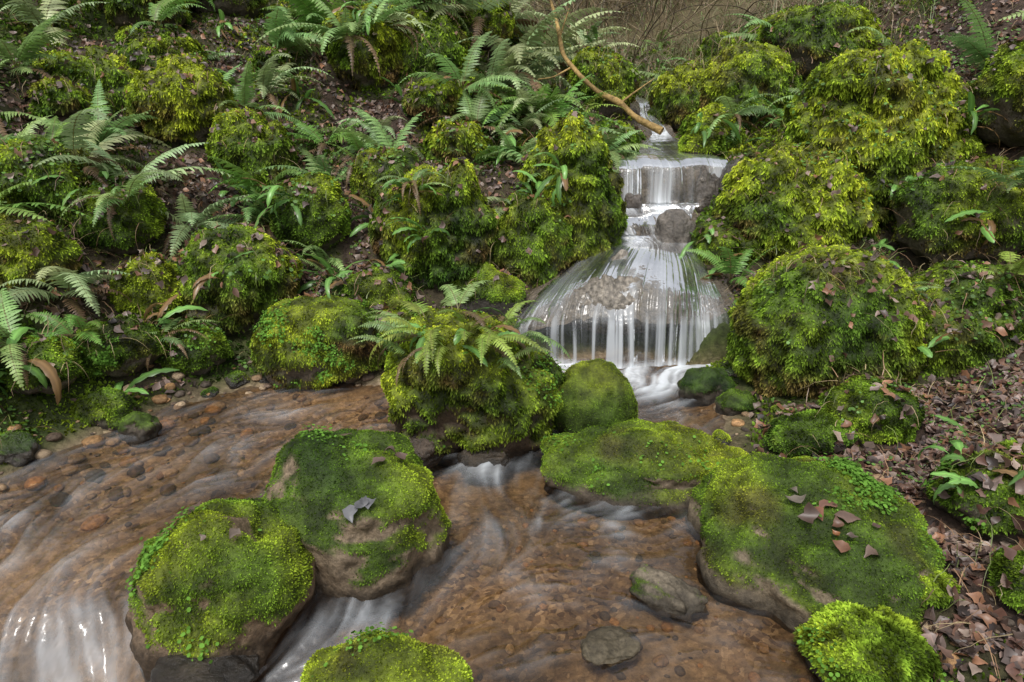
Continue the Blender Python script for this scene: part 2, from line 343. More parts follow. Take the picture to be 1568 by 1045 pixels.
boulder('stream_stone',.15,2.75,.07,.09,.07,moss=1.2,n=0,zb=-.03,rock=(.06,.045,.03),wet=True)
boulder('stream_stone',1.02,3.3,.15,.13,.10,moss=.1,tone=.25,ln=.008,n=5000,zb=0,sit=1)
boulder('stream_stone',1.12,3.08,.11,.10,.08,moss=.1,tone=.25,ln=.008,n=4000,zb=0,sit=1)
boulder('stream_stone',1.12,4.62,.22,.14,.12,moss=2,n=0,zb=.52,rock=(.14,.12,.10),wet=True,sub=5,rough=.3)
boulder('stream_stone',.88,5.02,.14,.07,.07,moss=2,n=0,zb=.68,rock=(.10,.08,.065),wet=True,sub=5,rough=.35)
boulder('stream_stone',1.42,5.06,.30,.09,.08,moss=2,n=0,zb=.68,rock=(.09,.075,.06),wet=True,sub=5,rough=.4)
boulder('stream_stone',-1.74,2.87,.09,.085,.07,moss=.5,tone=.2,ln=.006,n=2000,zb=0,sit=1)
boulder('stream_stone',-1.95,2.97,.14,.14,.1,moss=.0,tone=.35,n=4000,zb=0,sit=1)
boulder('stream_stone',1.66,5.05,.42,.2,.22,moss=.8,tone=.3,n=2000,zb=.62,rock=(.07,.06,.05),wet=True)
boulder('stream_stone',.62,4.85,.27,.15,.2,moss=.6,tone=.3,n=2000,zb=.55,rock=(.06,.05,.04),wet=True)
for (a,b,r) in [(-2.15,2.6,.11),(-1.5,3.42,.07),(-.6,3.52,.09),(-.32,3.62,.12),(-.10,3.74,.12),(1.3,2.95,.08),(1.2,3.45,.1),(.95,2.75,.05),(-1.35,3.46,.05),(-1.6,3.3,.04)]:
    boulder('stream_stone',a,b,r*1.1,r,r*.8,rot=a*9,moss=.5,tone=.3,ln=.008,n=2500,zb=-.02,rock=(.06,.048,.036),wet=True,rough=.4)
# right bank
boulder(mb,1.66,3.42,.70,.45,.36,moss=-.7,tone=.52,ln=.020,n=44000,lump=.04,zb=.03,sub=6,droop=.8,rough=.14)
boulder(mb,2.58,5.0,1.10,.66,.52,moss=-.75,tone=.85,ln=.030,n=56000,lump=.085,zb=.62,sub=6,droop=.9,rot=.3,rough=.18)
boulder(mb,1.95,4.65,.74,.48,.42,moss=-.75,tone=.75,ln=.028,n=36000,lump=.075,zb=.38,sub=6,droop=.9,rot=.7)
boulder(mb,1.45,4.55,.42,.27,.28,moss=-.6,tone=.6,ln=.022,n=15000,lump=.04,zb=.3,droop=.8)
boulder(mb,2.35,3.45,.5,.36,.3,moss=-.5,tone=.58,ln=.02,n=22000,lump=.035,zb=.12,droop=.7)
boulder(mb,2.8,4.2,.45,.40,.3,moss=-.2,tone=.5,ln=.02,n=16000,lump=.035,droop=.6)
boulder(mb,3.4,4.7,.5,.4,.35,moss=-.2,tone=.55,ln=.022,n=16000,lump=.045,droop=.6)
boulder(mb,1.6,2.75,.20,.19,.17,moss=-.2,tone=.45,n=12000)
boulder(mb,1.27,2.62,.12,.17,.12,moss=-.1,tone=.35,n=8000)
boulder(mb,1.72,2.02,.22,.22,.20,moss=-.2,tone=.6,ln=.014,n=14000,sax=1100)
boulder(mb,.98,1.46,.15,.18,.13,moss=-.4,tone=.65,ln=.016,n=12000,zb=.0,sax=120)
boulder(mb,1.55,1.62,.12,.13,.12,moss=-.1,tone=.4,n=9000)
boulder(mb,1.22,1.68,.09,.10,.08,moss=-.1,tone=.5,n=5000)
# left of the falls and left bank
boulder(mb,.42,4.62,.82,.28,.28,moss=-.7,tone=.72,ln=.024,n=26000,lump=.07,zb=.42,sub=6,droop=.9,rough=.3)
boulder(mb,.14,4.45,.52,.26,.25,moss=-.5,tone=.55,ln=.022,n=18000,lump=.055,zb=.35,droop=.9,rough=.3)
boulder(mb,-.48,4.3,.60,.34,.28,moss=-.5,tone=.6,ln=.022,n=26000,lump=.06,zb=.40,sub=6,droop=.9,rough=.3)
boulder(mb,-.15,4.08,.42,.25,.18,moss=.3,tone=.3,ln=.014,n=9000,lump=.02,zb=.05,rock=(.055,.048,.04))
boulder(mb,-.85,4.75,.40,.22,.2,moss=-.6,tone=.7,ln=.02,n=10000,lump=.04,zb=.72,droop=.6)
boulder(mb,-1.64,3.92,.58,.30,.26,moss=-.45,tone=.74,ln=.020,n=22000,lump=.045,zb=.2,sub=6,droop=.7,rough=.3)
boulder(mb,-1.08,3.55,.38,.32,.22,moss=-.4,tone=.6,ln=.016,n=18000,lump=.035,zb=.04,sax=1100,droop=.7,rough=.3)
boulder(mb,-.72,3.72,.22,.24,.18,moss=-.4,tone=.5,ln=.014,n=12000,lump=.02,zb=.08,sax=600)
boulder(mb,-.8,3.9,.3,.22,.16,moss=-.4,tone=.5,ln=.016,n=9000,lump=.02,zb=.2)
boulder(mb,-1.8,5.0,.62,.28,.25,moss=-.4,tone=.6,ln=.024,n=16000,lump=.05,zb=.75,droop=.8,rough=.3)
boulder(mb,-3.1,5.4,.7,.55,.4,moss=-.4,tone=.68,ln=.028,n=24000,lump=.06,zb=1.05,droop=.8,rough=.3)
boulder(mb,-2.3,5.1,.45,.3,.25,moss=-.5,tone=.72,ln=.026,n=12000,lump=.05,droop=.8)
boulder(mb,-2.9,4.2,.45,.42,.3,moss=-.5,tone=.6,ln=.024,n=20000,lump=.05,zb=.75,droop=.8)
boulder(mb,-2.65,3.6,.38,.28,.25,moss=-.5,tone=.6,ln=.02,n=14000,lump=.04,zb=.45,droop=.6)
boulder(mb,-2.05,3.75,.28,.18,.16,moss=-.5,tone=.6,ln=.018,n=9000,lump=.03)
boulder(mb,-2.05,3.30,.22,.18,.15,moss=-.4,tone=.5,ln=.016,n=8000,lump=.03,sax=400)
boulder(mb,-2.25,3.0,.18,.18,.15,moss=-.3,tone=.4,ln=.016,n=7000,lump=.03,sax=300)
boulder(mb,-1.75,3.5,.18,.18,.13,moss=-.4,tone=.5,ln=.016,n=7000,lump=.03,sax=300)
boulder(mb,-2.35,4.05,.3,.25,.2,moss=-.5,tone=.5,ln=.02,n=9000,lump=.035)
boulder(mb,-.78,6.5,.8,.42,.35,moss=-.55,tone=.6,ln=.03,n=18000,lump=.07,zb=1.35,droop=.9)
boulder(mb,-1.2,6.2,.5,.3,.3,moss=-.5,tone=.7,ln=.03,n=10000,lump=.05,droop=.8)
boulder(mb,-1.3,4.4,.35,.22,.2,moss=-.4,tone=.4,ln=.02,n=9000,lump=.03)
boulder(mb,1.75,7.2,.55,.35,.3,moss=-.5,tone=.72,ln=.03,n=10000,lump=.05,zb=1.2,droop=.8)
boulder(mb,1.72,6.1,.3,.22,.25,moss=-.5,tone=.68,ln=.026,n=8000,lump=.04,zb=1.05,droop=.8)
boulder(mb,.85,7.1,.5,.3,.3,moss=-.4,tone=.65,ln=.03,n=8000,lump=.05,droop=.8)
boulder(mb,2.1,6.4,.5,.4,.3,moss=-.5,tone=.66,ln=.03,n=10000,lump=.05,droop=.8)
boulder(mb,2.9,6.9,.5,.5,.4,moss=-.3,tone=.66,ln=.03,n=12000,lump=.05,droop=.8)
boulder(mb,.80,5.75,.25,.2,.2,moss=-.5,tone=.7,ln=.024,n=6000,lump=.03,zb=1.0)
boulder(mb,1.55,5.75,.2,.16,.2,moss=-.5,tone=.7,ln=.024,n=5000,lump=.03,zb=1.02)
k=0
while k<32:
    x=rng.uniform(-5,5.2);y=rng.uniform(4.6,9.5)
    xl=np.interp(y,cy,cl);xr=np.interp(y,cy,cr_)
    if xl-.5<x<xr+.5 or (abs(x-2.6)<1.1 and abs(y-5.3)<1.1) or (x>3.2 and 4.8<y<7): continue
    r=rng.uniform(.14,.34)
    boulder(mb,x,y,r*1.1,r,r*.85,rot=rng.uniform(0,3),moss=rng.uniform(-.5,.1),tone=rng.uniform(.35,.75),ln=.028,n=int(60000*r*r+1500),lump=.045,droop=.8,rough=.32);k+=1
# ------------------------------------------------------------------ cascade water + rock
K=14;rows=[]
for i in range(len(CR)-1):
    for j in range(K): rows.append(CR[i]+(CR[i+1]-CR[i])*j/K)
rows.append(CR[-1]);rows=np.array(rows)
ker=np.hanning(15);ker/=ker.sum()
pad=np.concatenate([np.repeat(rows[:1],7,0),rows,np.repeat(rows[-1:],7,0)])
rows=np.stack([np.convolve(pad[:,c],ker,'valid') for c in range(9)],1)
def sheet(rows,nu):
    u=np.linspace(0,1,nu)[None,:]
    bL=(1-u)*(1-2*u);bM=4*u*(1-u);bR=u*(2*u-1)
    x=rows[:,0:1]*(1-u)+rows[:,1:2]*u
    y=rows[:,2:3]*bL+rows[:,3:4]*bM+rows[:,4:5]*bR
    z=rows[:,5:6]*bL+rows[:,6:7]*bM+rows[:,7:8]*bR
    return x,y,z,np.repeat(u,len(rows),0)
nu=420
x,y,z,u=sheet(rows,nu)
lipn=(fbm(np.stack([(x*6).ravel(),(y*1.5).ravel(),0*x.ravel()],1),231,2).reshape(x.shape)-.5)
y=y+lipn*.22*ss(.05,.25,z);z=z+(vn(np.stack([(x*5).ravel(),(y*5).ravel(),0*x.ravel()],1),233).reshape(x.shape)-.5)*.035*ss(.05,.2,z)
ds=np.hypot(np.diff(rows[:,3]),np.diff(rows[:,6]));tt=np.concatenate([[0],np.cumsum(ds)])[:,None]*np.ones((1,nu))
fo=np.repeat(rows[:,8:9],nu,1)*(.80+.3*u)
us=u*1.33*ss(4.75,4.4,rows[:,3])[:,None]+(x+.02*lipn)*(1-ss(4.75,4.4,rows[:,3])[:,None])
us=us+.02*(vn(np.stack([(u*9).ravel(),(tt*3).ravel(),0*x.ravel()],1),207).reshape(x.shape)-.5)
q=np.stack([(us*46).ravel(),(tt*1.5).ravel(),np.zeros(x.size)],1)
s1=vn(q,201);s2=vn(q*[2.3,1.2,1]+5,202);s3=fbm(q*[.16,1.1,1],203,2)
st=.30*s1+.18*s2+.52*s3;st=np.clip((st-.5)*2.3+.5,0,1)
xr_=x.ravel();ur=u.ravel()
f_=fo.ravel()
fom=np.clip(f_*(.12+1.15*st**1.3),0,.85)
up=((y>4.55)&(y<5.14)).ravel()
fom=np.where(up,fom*(.18+1.05*ss(.40,.66,s3)),fom)
dm=((y<4.5)&(y>3.7)&(z>.24)).ravel()
fom=np.where(dm,np.clip(fom*(.5+.8*ss(.3,.8,s3)),0,.34),fom)
gap=ss(.46,.74,.6*s1+.25*s2+.25*s3+.22*ss(.55,.95,ur)-.06)
low=1-ss(0,.05,z.ravel())
cf=np.clip(.03+.58*gap*(.45+.55*st)*(.6+.4*ur)+low*.4,0,.9)
cw=ss(.31,.22,z.ravel())*((y<4.05).ravel())
fom=fom*(1-cw)+cf*cw
edge=np.minimum(ur,1-ur)
fom=fom*ss(0,.08,edge+.06*(s3-.5))
slope=np.abs(np.gradient(z,axis=0)/np.maximum(np.abs(np.gradient(y,axis=0)),1e-4)).ravel()
z2=z.ravel()+st*.006*(slope<1.2); y2=y.ravel()-(st*.022+.03*s3)*np.clip(slope-.6,0,1)
WV=np.stack([xr_,y2,z2],1)
build('waterfall_cascade',WV,[(gridq(nu,len(rows)),0)],None,[M_fall],{'foam':fom})
RR=rows[:np.argmin(np.abs(rows[:,6]-.25)+(rows[:,3]>4)*9)].copy()
RR[:,[5,6,7]]-=.045;RR[:,[2,3,4]]+=.035
RR[:,0]-=.10;RR[:,1]+=.10
last=RR[-1].copy();ex=[]
for dy,z_ in ((.05,.20),(.14,.15),(.24,.08),(.28,0),(.29,-.15)):
    e=last.copy();e[2:5]+=dy;e[5:8]=z_;ex.append(e)
RR=np.concatenate([RR,np.array(ex)])
r2=[]
for i in range(len(RR)-1):
    kk=1 if i<len(RR)-7 else 5
    for j in range(kk): r2.append(RR[i]+(RR[i+1]-RR[i])*j/kk)
RR=np.array(r2);nv=190
x,y,z,u=sheet(RR,nv)
lp=(fbm(np.stack([(x*6).ravel(),(y*1.5).ravel(),0*x.ravel()],1),231,2).reshape(x.shape)-.5)
y=y+lp*.22*ss(.05,.25,z)
P=np.stack([x.ravel(),y.ravel(),z.ravel()],1)
bump=np.exp(-((P[:,0]-.58)/.27)**2-((P[:,1]-3.92)/.17)**2)
bump2=np.exp(-((P[:,0]-.68)/.07)**2-((P[:,1]-4.22)/.06)**2)
nz=fbm(P*14,301,3)
P[:,2]+=(nz-.5)*.04+bump*(.09+.05*(vn(P*45,5)-.5))+bump2*.08;P[:,1]-=bump*.05+(fbm(P*9,302,3)-.5)*.05
bb=np.clip(bump+bump2,0,1)[:,None]
C=(c3(.13,.105,.078)*(.2+1.6*nz)[:,None])*(1-bb)+bb*c3(.25,.22,.18)*(.2+1.6*vn(P*70,9))[:,None]
build('waterfall_ledge_rock',P,[(gridq(nv,len(RR)),0)],C,[M_wet])
# ------------------------------------------------------------------ pool water with flow streaks
st_=.0085
gx=np.arange(-3.0,1.45,st_);gy=np.arange(.9,4.0,st_)
GX,GY=np.meshgrid(gx,gy)
flows=[([(.9,3.66),(.35,3.45),(-.5,3.36),(-1.0,3.02),(-1.45,2.55),(-1.6,2.1),(-1.5,1.6),(-1.35,1.0)],.30,1.0),
([(-.9,3.3),(-1.6,2.9),(-2.0,2.4),(-2.1,1.8),(-1.9,1.2)],.25,.8),
([(.75,3.6),(.78,3.2),(.2,3.05),(-.03,2.65),(-.17,2.37),(-.1,2.05),(-.3,1.8),(-.46,1.65),(-.62,1.35),(-.9,1.0)],.14,1.0),
([(.9,3.5),(.9,3.1),(.65,2.9)],.15,.5),
([(.8,2.15),(.3,2.0),(-.2,1.85)],.3,.15),([(.6,1.4),(.1,1.5),(-.4,1.45)],.3,.15)]
VX=np.zeros_like(GX);VY=np.zeros_like(GX);SP=np.zeros_like(GX)
for pts,w,spd in flows:
    for (ax,ay),(bx,by) in zip(pts[:-1],pts[1:]):
        dx,dy=bx-ax,by-ay;L2=math.hypot(dx,dy)
        t=np.clip(((GX-ax)*dx+(GY-ay)*dy)/L2**2,0,1)
        d2=(GX-ax-t*dx)**2+(GY-ay-t*dy)**2
        w_=np.exp(-d2/w**2)+1e-6
        VX+=w_*spd*dx/L2;VY+=w_*spd*dy/L2;SP=np.maximum(SP,spd*np.exp(-d2/w**2))
nn=np.hypot(VX,VY)+1e-9;VX/=nn;VY/=nn
spd=.18+.75*SP
warp=fbm(np.stack([GX.ravel()*3.4,GY.ravel()*3.4,GX.ravel()*0],1),401,3).reshape(GX.shape)-.5
an=warp*2.6;VX,VY=VX*np.cos(an)-VY*np.sin(an),VX*np.sin(an)+VY*np.cos(an)
Pn=np.stack([GX.ravel()*50,GY.ravel()*50,GX.ravel()*0],1)
N1=vn(Pn,411).reshape(GX.shape)
N2=vn(Pn*.28,412).reshape(GX.shape)
acc1=N1.copy();acc2=N2.copy()
for sg in (1,-1):
    px=GX.copy();py=GY.copy()
    for k_ in range(14):
        ix=np.clip(((px-gx[0])/st_).astype(int),0,len(gx)-1);iy=np.clip(((py-gy[0])/st_).astype(int),0,len(gy)-1)
        s_=spd[iy,ix]*.012*sg
        px=px+VX[iy,ix]*s_;py=py+VY[iy,ix]*s_
        ix=np.clip(((px-gx[0])/st_).astype(int),0,len(gx)-1);iy=np.clip(((py-gy[0])/st_).astype(int),0,len(gy)-1)
        acc1+=N1[iy,ix];acc2+=N2[iy,ix]
def nz01(a): 
    a=(a-a.mean())/a.std();return np.clip(.5+.25*a,0,1)
A1=nz01(acc1);A2=nz01(acc2);ST=np.clip(.4*A1+.6*A2,0,1);ST=np.clip((ST-.5)*1.3+.5,0,1)
def smo(t): t=np.clip(t,0,1);return t*t*(3-2*t)
wob=.10*(A2-.5)
drop=.26*smo((1.72+wob-GY)/.4)*smo((-1.0-GX)/.25)+.09*smo((1.75-GY)/.35)*smo((-.25-GX)/.25)
GZ=-drop+(ST-.5)*.036*(.3+SP)+(N2-.5)*.007
foam_sheen=[(.3,3.66,.14,.6),(.6,3.60,.16,.8),(.9,3.58,.2,1.0),(1.1,3.62,.18,1.0),(.85,3.42,.18,.45),(.0,3.75,.1,.3),(.55,3.4,.2,.22),(.78,3.15,.12,.2),(.2,3.02,.1,.25),(-.1,2.5,.13,.22),(-.45,1.66,.12,.34),(-.6,1.4,.12,.4),
(-1.7,2.1,.35,.08),(-2.0,1.85,.3,.12),(-1.3,1.60,.12,.25),(-1.42,1.38,.20,.5),(-1.2,1.25,.22,.6),(-1.8,1.45,.25,.22),(-1.1,2.9,.3,.05),(.15,2.15,.25,.08),(.4,2.25,.2,.08),(-1.5,2.7,.25,.06),(.1,1.8,.3,.03)]  # foam patches; the faint mid-pool ones are painted reflection
FO=.015+.06*SP  # base whitening: fine bubbles plus water sheen painted along the flow
for a,b,r,s in foam_sheen: FO+=s*np.exp(-((GX-a)**2+(GY-b)**2)/r**2)
FO=np.clip(FO,0,1.2)
foam=np.clip(FO*(.05+2.1*ST**2.5),0,.85)
hb=Hraw(GX,GY);keep=(hb<.12)
PV=np.stack([GX.ravel(),GY.ravel(),GZ.ravel()],1)
Q=gridq(len(gx),len(gy));kq=keep.ravel()[Q].any(1)&(PV[Q,1].max(1)<3.95);Q=Q[kq]
used=np.unique(Q);mp=np.full(len(PV),-1);mp[used]=np.arange(len(used))
build('stream_pool_water',PV[used],[(mp[Q],0)],None,[M_water],{'foam':foam.ravel()[used]})
# ------------------------------------------------------------------ ground moss, leaflets, litter
def visible_zone(n):
    u=rng.random(n);y=1.1+9.5*rng.beta(1.3,1.7,n);x=rng.uniform(-1,1,n)*(1.2+.85*y);return x,y
def instream(x,y):
    xl=np.interp(y,cy,cl);xr=np.interp(y,cy,cr_);return (x>xl-.03)&(x<xr+.03)&(y>3.6)
x,y=visible_zone(440000);k=(np.abs(x)<6);x,y=x[k],y[k];_,N=surf(x,y);z=H(x,y)
P=np.stack([x,y,z],1);d=dryness(P)
k=(z>.03)&(rng.random(len(x))<(1.0-d))&((fbm(P*7,501,2)>.34))&~instream(x,y)
P,N=P[k],N[k]
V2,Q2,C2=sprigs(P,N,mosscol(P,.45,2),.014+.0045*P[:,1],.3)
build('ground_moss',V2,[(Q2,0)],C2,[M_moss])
def leafmesh(P,N,col,L,curl=.5,wid=.32):
    n=len(P);a=rng.normal(size=(n,3));t=nrm(np.cross(N,a));s=np.cross(N,t)
    L=(L*rng.uniform(.5,1.35,n))[:,None];cu=rng.normal(0,curl,n)[:,None];fold=rng.uniform(-.2,.8,n)[:,None]
    prof=[0.03,.6,.95,1,.7,.35,.02];vs=[]
    for i,w in enumerate(prof):
        f=i/6-.5
        c=P+t*L*f+N*(L*cu*(f*f)*1.6+.004)+s*L*.08*math.sin(i*1.3)
        hw=L*wid*w*rng.uniform(.65,1.25,(n,1));hw2=L*wid*w*rng.uniform(.65,1.25,(n,1))
        vs+= [c+s*hw+N*hw*fold,c,c-s*hw2+N*hw2*fold]
    V=np.stack(vs,1).reshape(-1,3);b=np.arange(n)[:,None]*21;Q=[]
    for i in range(6):
        for j in range(2):
            o=i*3+j;Q.append(b+[o,o+1,o+4,o+3])
    C=np.repeat(col,21,0).reshape(n,7,3,3);C[:,:,1]*=.75
    return V,np.concatenate(Q),C.reshape(-1,3)
lc=np.array([(.15,.085,.06),(.24,.14,.10),(.09,.06,.048),(.33,.25,.20),(.21,.155,.135),(.12,.06,.043),(.32,.16,.09),(.06,.045,.04),(.27,.19,.16)])
def littercol(n): return lc[rng.integers(0,len(lc),n)]*rng.uniform(.5,1.4,(n,1))
x,y=visible_zone(125000)
xa=rng.uniform(1.0,3.2,9000);ya=rng.uniform(1.15,3.4,9000);xb=rng.uniform(-3.6,-.6,9000);yb=rng.uniform(3.6,7,9000)
x=np.concatenate([x,xa,xb]);y=np.concatenate([y,ya,yb])
k=np.abs(x)<6;x,y=x[k],y[k];z,N,hb=surf(x,y,True);P=np.stack([x,y,z+.006],1)
d=dryness(P);k=(hb>.03)&(rng.random(len(x))<(.03+.55*d*np.where(z-hb>.06,.2,1)))&~instream(x,y)&~((z-hb>.08)&(x<1.4)&(y<3.6)&(x>-1.5))
k&=~((y>7.6)&(rng.random(len(x))<.5))
P,N=P[k],N[k];N=nrm(N+rng.normal(size=N.shape)*.45)
V,Q,C=leafmesh(P,N,littercol(len(P)),.05)
build('leaf_litter',V,[(Q,0)],C,[M_dead])
def put(lst,L,cols,name):
    xy=np.array(lst);z,N=surf(xy[:,0],xy[:,1]);P=np.stack([xy[:,0],xy[:,1],z+.010],1)
    N=nrm(N+c3(0,0,.6)+rng.normal(size=N.shape)*.12);V,Q,C=leafmesh(P,N,np.array(cols)*rng.uniform(.7,1.2,(len(cols),1)),L,.6,.36);build(name,V,[(Q,0)],C,[M_dead])
put([(-.47,1.82),(-.50,1.80),(-.45,1.83),(-.79,1.63),(-.86,1.60),(-.45,2.02),(-.42,2.08),(-.38,2.05),(-.6,2.2),(-.52,2.3),(-.95,1.75)],.048,[(.16,.16,.17)]*3+[(.25,.19,.15)]*2+[(.15,.1,.08)]*6,'fallen_leaves')
put([(.95,1.82),(1.0,1.86),(.98,1.74),(1.04,1.8),(.90,1.88),(.97,1.68),(1.02,1.72),(.93,1.95),(1.1,1.75),(1.0,1.78),(.92,1.8),(1.05,1.66)],.058,[(.30,.13,.08),(.22,.11,.08),(.28,.12,.05),(.2,.13,.1),(.24,.2,.16),(.2,.1,.06),(.14,.1,.08),(.2,.16,.13),(.1,.06,.05),(.2,.1,.06),(.14,.09,.07),(.18,.12,.09)],'fallen_leaves')
x,y=visible_zone(70000);k=np.abs(x)<4.5;x,y=x[k],y[k];z,N,hb=surf(x,y,True);P=np.stack([x,y,z+.005],1)
k=(hb>.05)&(fbm(P*[2.6,2.6,0],601,3)>.61)&~instream(x,y)&~((z-hb>.08)&(x<1.4)&(y<2.7));P,N=P[k],N[k]
V,Q,C=hexleaf(P,N,c3(.13,.26,.05)*rng.uniform(.5,1.4,(len(P),1)),.0045+.0014*P[:,1])
build('golden_saxifrage',V,[(Q,0)],C,[M_fern])
# pebbles
V0,F0=ICO[2];Vs=[];Fs=[];Cs=[];off=0
def pebs(n,xr_,yr_,rs):
    global off
    for i in range(n):
        x=rng.uniform(*xr_);y=rng.uniform(*yr_);r=rs[0]+(rs[1]-rs[0])*rng.random()**2.5
        z=float(H(np.array([x]),np.array([y]))[0])
        v=V0*(1+.5*(vn(V0*1.3+i*3.3,7)-.5))[:,None]*np.array([r,r*rng.uniform(.6,1),r*.5]);a=rng.uniform(0,6.28)
        v=np.stack([v[:,0]*math.cos(a)-v[:,1]*math.sin(a),v[:,0]*math.sin(a)+v[:,1]*math.cos(a),v[:,2]],1)+[x,y,z+r*.1]
        Vs.append(v);Fs.append(F0+off);off+=len(v)
        c=[(.30,.2,.115),(.17,.12,.085),(.42,.31,.20),(.11,.085,.065),(.38,.22,.10)][rng.integers(0,5)];Cs.append(np.tile(np.array(c)*rng.uniform(.6,1.1),(len(v),1)))
pebs(520,(-.6,.9),(1.3,2.4),(.006,.024));pebs(260,(-2.0,-.4),(2.5,3.55),(.008,.045));pebs(280,(1.0,1.9),(1.3,2.4),(.008,.035));pebs(60,(.2,1.3),(2.8,3.6),(.01,.04));pebs(120,(-2.2,-1.5),(2.3,3.2),(.01,.05))
build('stream_pebbles',np.concatenate(Vs),[(np.concatenate(Fs),0)],np.concatenate(Cs),[M_rock])
# ------------------------------------------------------------------ ferns
sec=np.array([(0,.35),(.12,1.),(.25,.72),(.4,.95),(.55,.6),(.72,.62),(.86,.3),(1,.02)])
def frond(P0,az,L,elev,droop,W,col,npn=24):
    ns=npn+1;s=np.linspace(0,1,ns);ang=elev-droop*s**1.2
    dh=np.cos(ang)*L/ns;dz=np.sin(ang)*L/ns
    hh=np.cumsum(dh);zz=np.cumsum(dz);side=rng.normal(0,.14)*L*s**2
    ca,sa=math.cos(az),math.sin(az)
    R=np.stack([P0[0]+ca*hh-sa*side,P0[1]+sa*hh+ca*side,P0[2]+zz],1)
    T=nrm(np.gradient(R,axis=0));S=np.tile(c3(-sa,ca,0),(ns,1))+rng.normal(0,.3)*c3(0,0,1);S=nrm(S-T*(S*T).sum(1)[:,None]);Nn=np.cross(T,S)
    if Nn[0,2]<0: Nn=-Nn
    Vs=[];Qs=[];Cs=[]
    rw=(.0022*(1-s*.7)+.0008)[:,None]
    Vs.append(np.stack([R+S*rw,R-S*rw],1).reshape(-1,3));i=np.arange(ns-1)*2;Qs.append(np.stack([i,i+1,i+3,i+2],1));Cs.append(np.tile(c3(.17,.15,.05),(ns*2,1)));o=ns*2
    idx=np.arange(3,ns);si=s[idx];w=W*(np.minimum(1,(si-.02)*4.2)**.8)*(1.02-si)**.75
    gap=L/ns
    for sd in (1,-1):
        a=sec[:,0][None,:,None];b=sec[:,1][None,:,None]
        w_=(w*rng.uniform(.75,1.1,len(w)))[:,None,None]
        T_=T[idx][:,None,:];S_=S[idx][:,None,:]*sd;N_=Nn[idx][:,None,:]
        dr=rng.uniform(.1,.6,len(idx))[:,None,None]
        c=R[idx][:,None,:]+S_*w_*a*.95+T_*w_*a*.28-N_*w_*(a**2)*dr
        hw=gap*.50*b
        V=np.stack([c+T_*hw,c-T_*hw+N_*0],2)
        m=len(idx);V=V.reshape(-1,3);base=np.arange(m)[:,None]*16
        q=[]
        for j in range(7): q.append(base+[2*j,2*j+1,2*j+3,2*j+2])
        Vs.append(V);Qs.append(np.concatenate(q)+o);o+=len(V)
        Cs.append(np.repeat(col*rng.uniform(.7,1.2,(m,1)),16,0))
    return np.concatenate(Vs),np.concatenate(Qs),np.concatenate(Cs)
def merge(l):
    o=0;V=[];Q=[];C=[]
    for v,q,c in l: V.append(v);Q.append(q+o);C.append(c);o+=len(v)
    return np.concatenate(V),np.concatenate(Q),np.concatenate(C)
FC=[c3(.29,.46,.15),c3(.20,.37,.07),c3(.42,.53,.25),c3(.34,.46,.08)]
def fern(x,y,nf=7,L=.42,tone=0,az0=None,spread=6.28,dead=3,el=(.35,1.3),dr=(.7,2.0)):
    z,N=surf(x,y);P0=np.array([x,y,z[0]-.01]);l=[]
    down=math.atan2(N[0,1],N[0,0])
    for i in range(nf):
        az=(rng.uniform(0,6.28) if az0 is None else az0+rng.uniform(-spread/2,spread/2))
        if az0 is None and rng.random()<.6: az=down+rng.normal(0,.9)
        l.append(frond(P0+rng.normal(0,.015,3),az,L*rng.uniform(.55,1.15),rng.uniform(*el),rng.uniform(*dr),L*rng.uniform(.16,.23),FC[tone]*rng.uniform(.6,1.15)*c3(rng.uniform(.85,1.15),1,1)))
    for i in range(dead):
        l.append(frond(P0,down+rng.normal(0,.9),L*rng.uniform(.5,1.),rng.uniform(.1,.7),rng.uniform(1.4,2.4),L*.10,c3(.24,.15,.085)*rng.uniform(.5,1.3)))
    V,Q,C=merge(l);build('fern',V,[(Q,0)],C,[M_fern])
def tongue(P0,az,L,elev,droop,W,col):
    ns=15;s=np.linspace(0,1,ns);ang=elev-droop*s**1.1
    hh=np.cumsum(np.cos(ang)*L/ns);zz=np.cumsum(np.sin(ang)*L/ns);ca,sa=math.cos(az),math.sin(az)
    side=rng.normal(0,.14)*L*s**2
    R=np.stack([P0[0]+ca*hh-sa*side,P0[1]+sa*hh+ca*side,P0[2]+zz],1);T=nrm(np.gradient(R,axis=0));tw=rng.normal(0,.4)
    S=nrm(np.tile(c3(-sa,ca,tw),(ns,1)));Nn=np.cross(T,S)
    w=(W*np.interp(s,[0,.12,.2,.5,.85,.95,1],[.08,.1,.75,1,.75,.4,.03]))[:,None]
    wv=(np.sin(s*34+rng.uniform(0,6))*.25)[:,None]*w;wv2=(np.sin(s*31+rng.uniform(0,6))*.25)[:,None]*w
    V=np.stack([R+S*w+Nn*wv-Nn*w*.2,R+S*w*.5,R,R-S*w*.5,R-S*w-Nn*wv2-Nn*w*.2],1).reshape(-1,3)
    cc=np.tile(col,(ns,5,1)).reshape(ns,5,3).copy();cc[:,2]*=1.5
    i=(np.arange(ns-1)[:,None]*5);Q=np.concatenate([i+[j,j+1,j+6,j+5] for j in range(4)]);return V,Q,cc.reshape(-1,3)
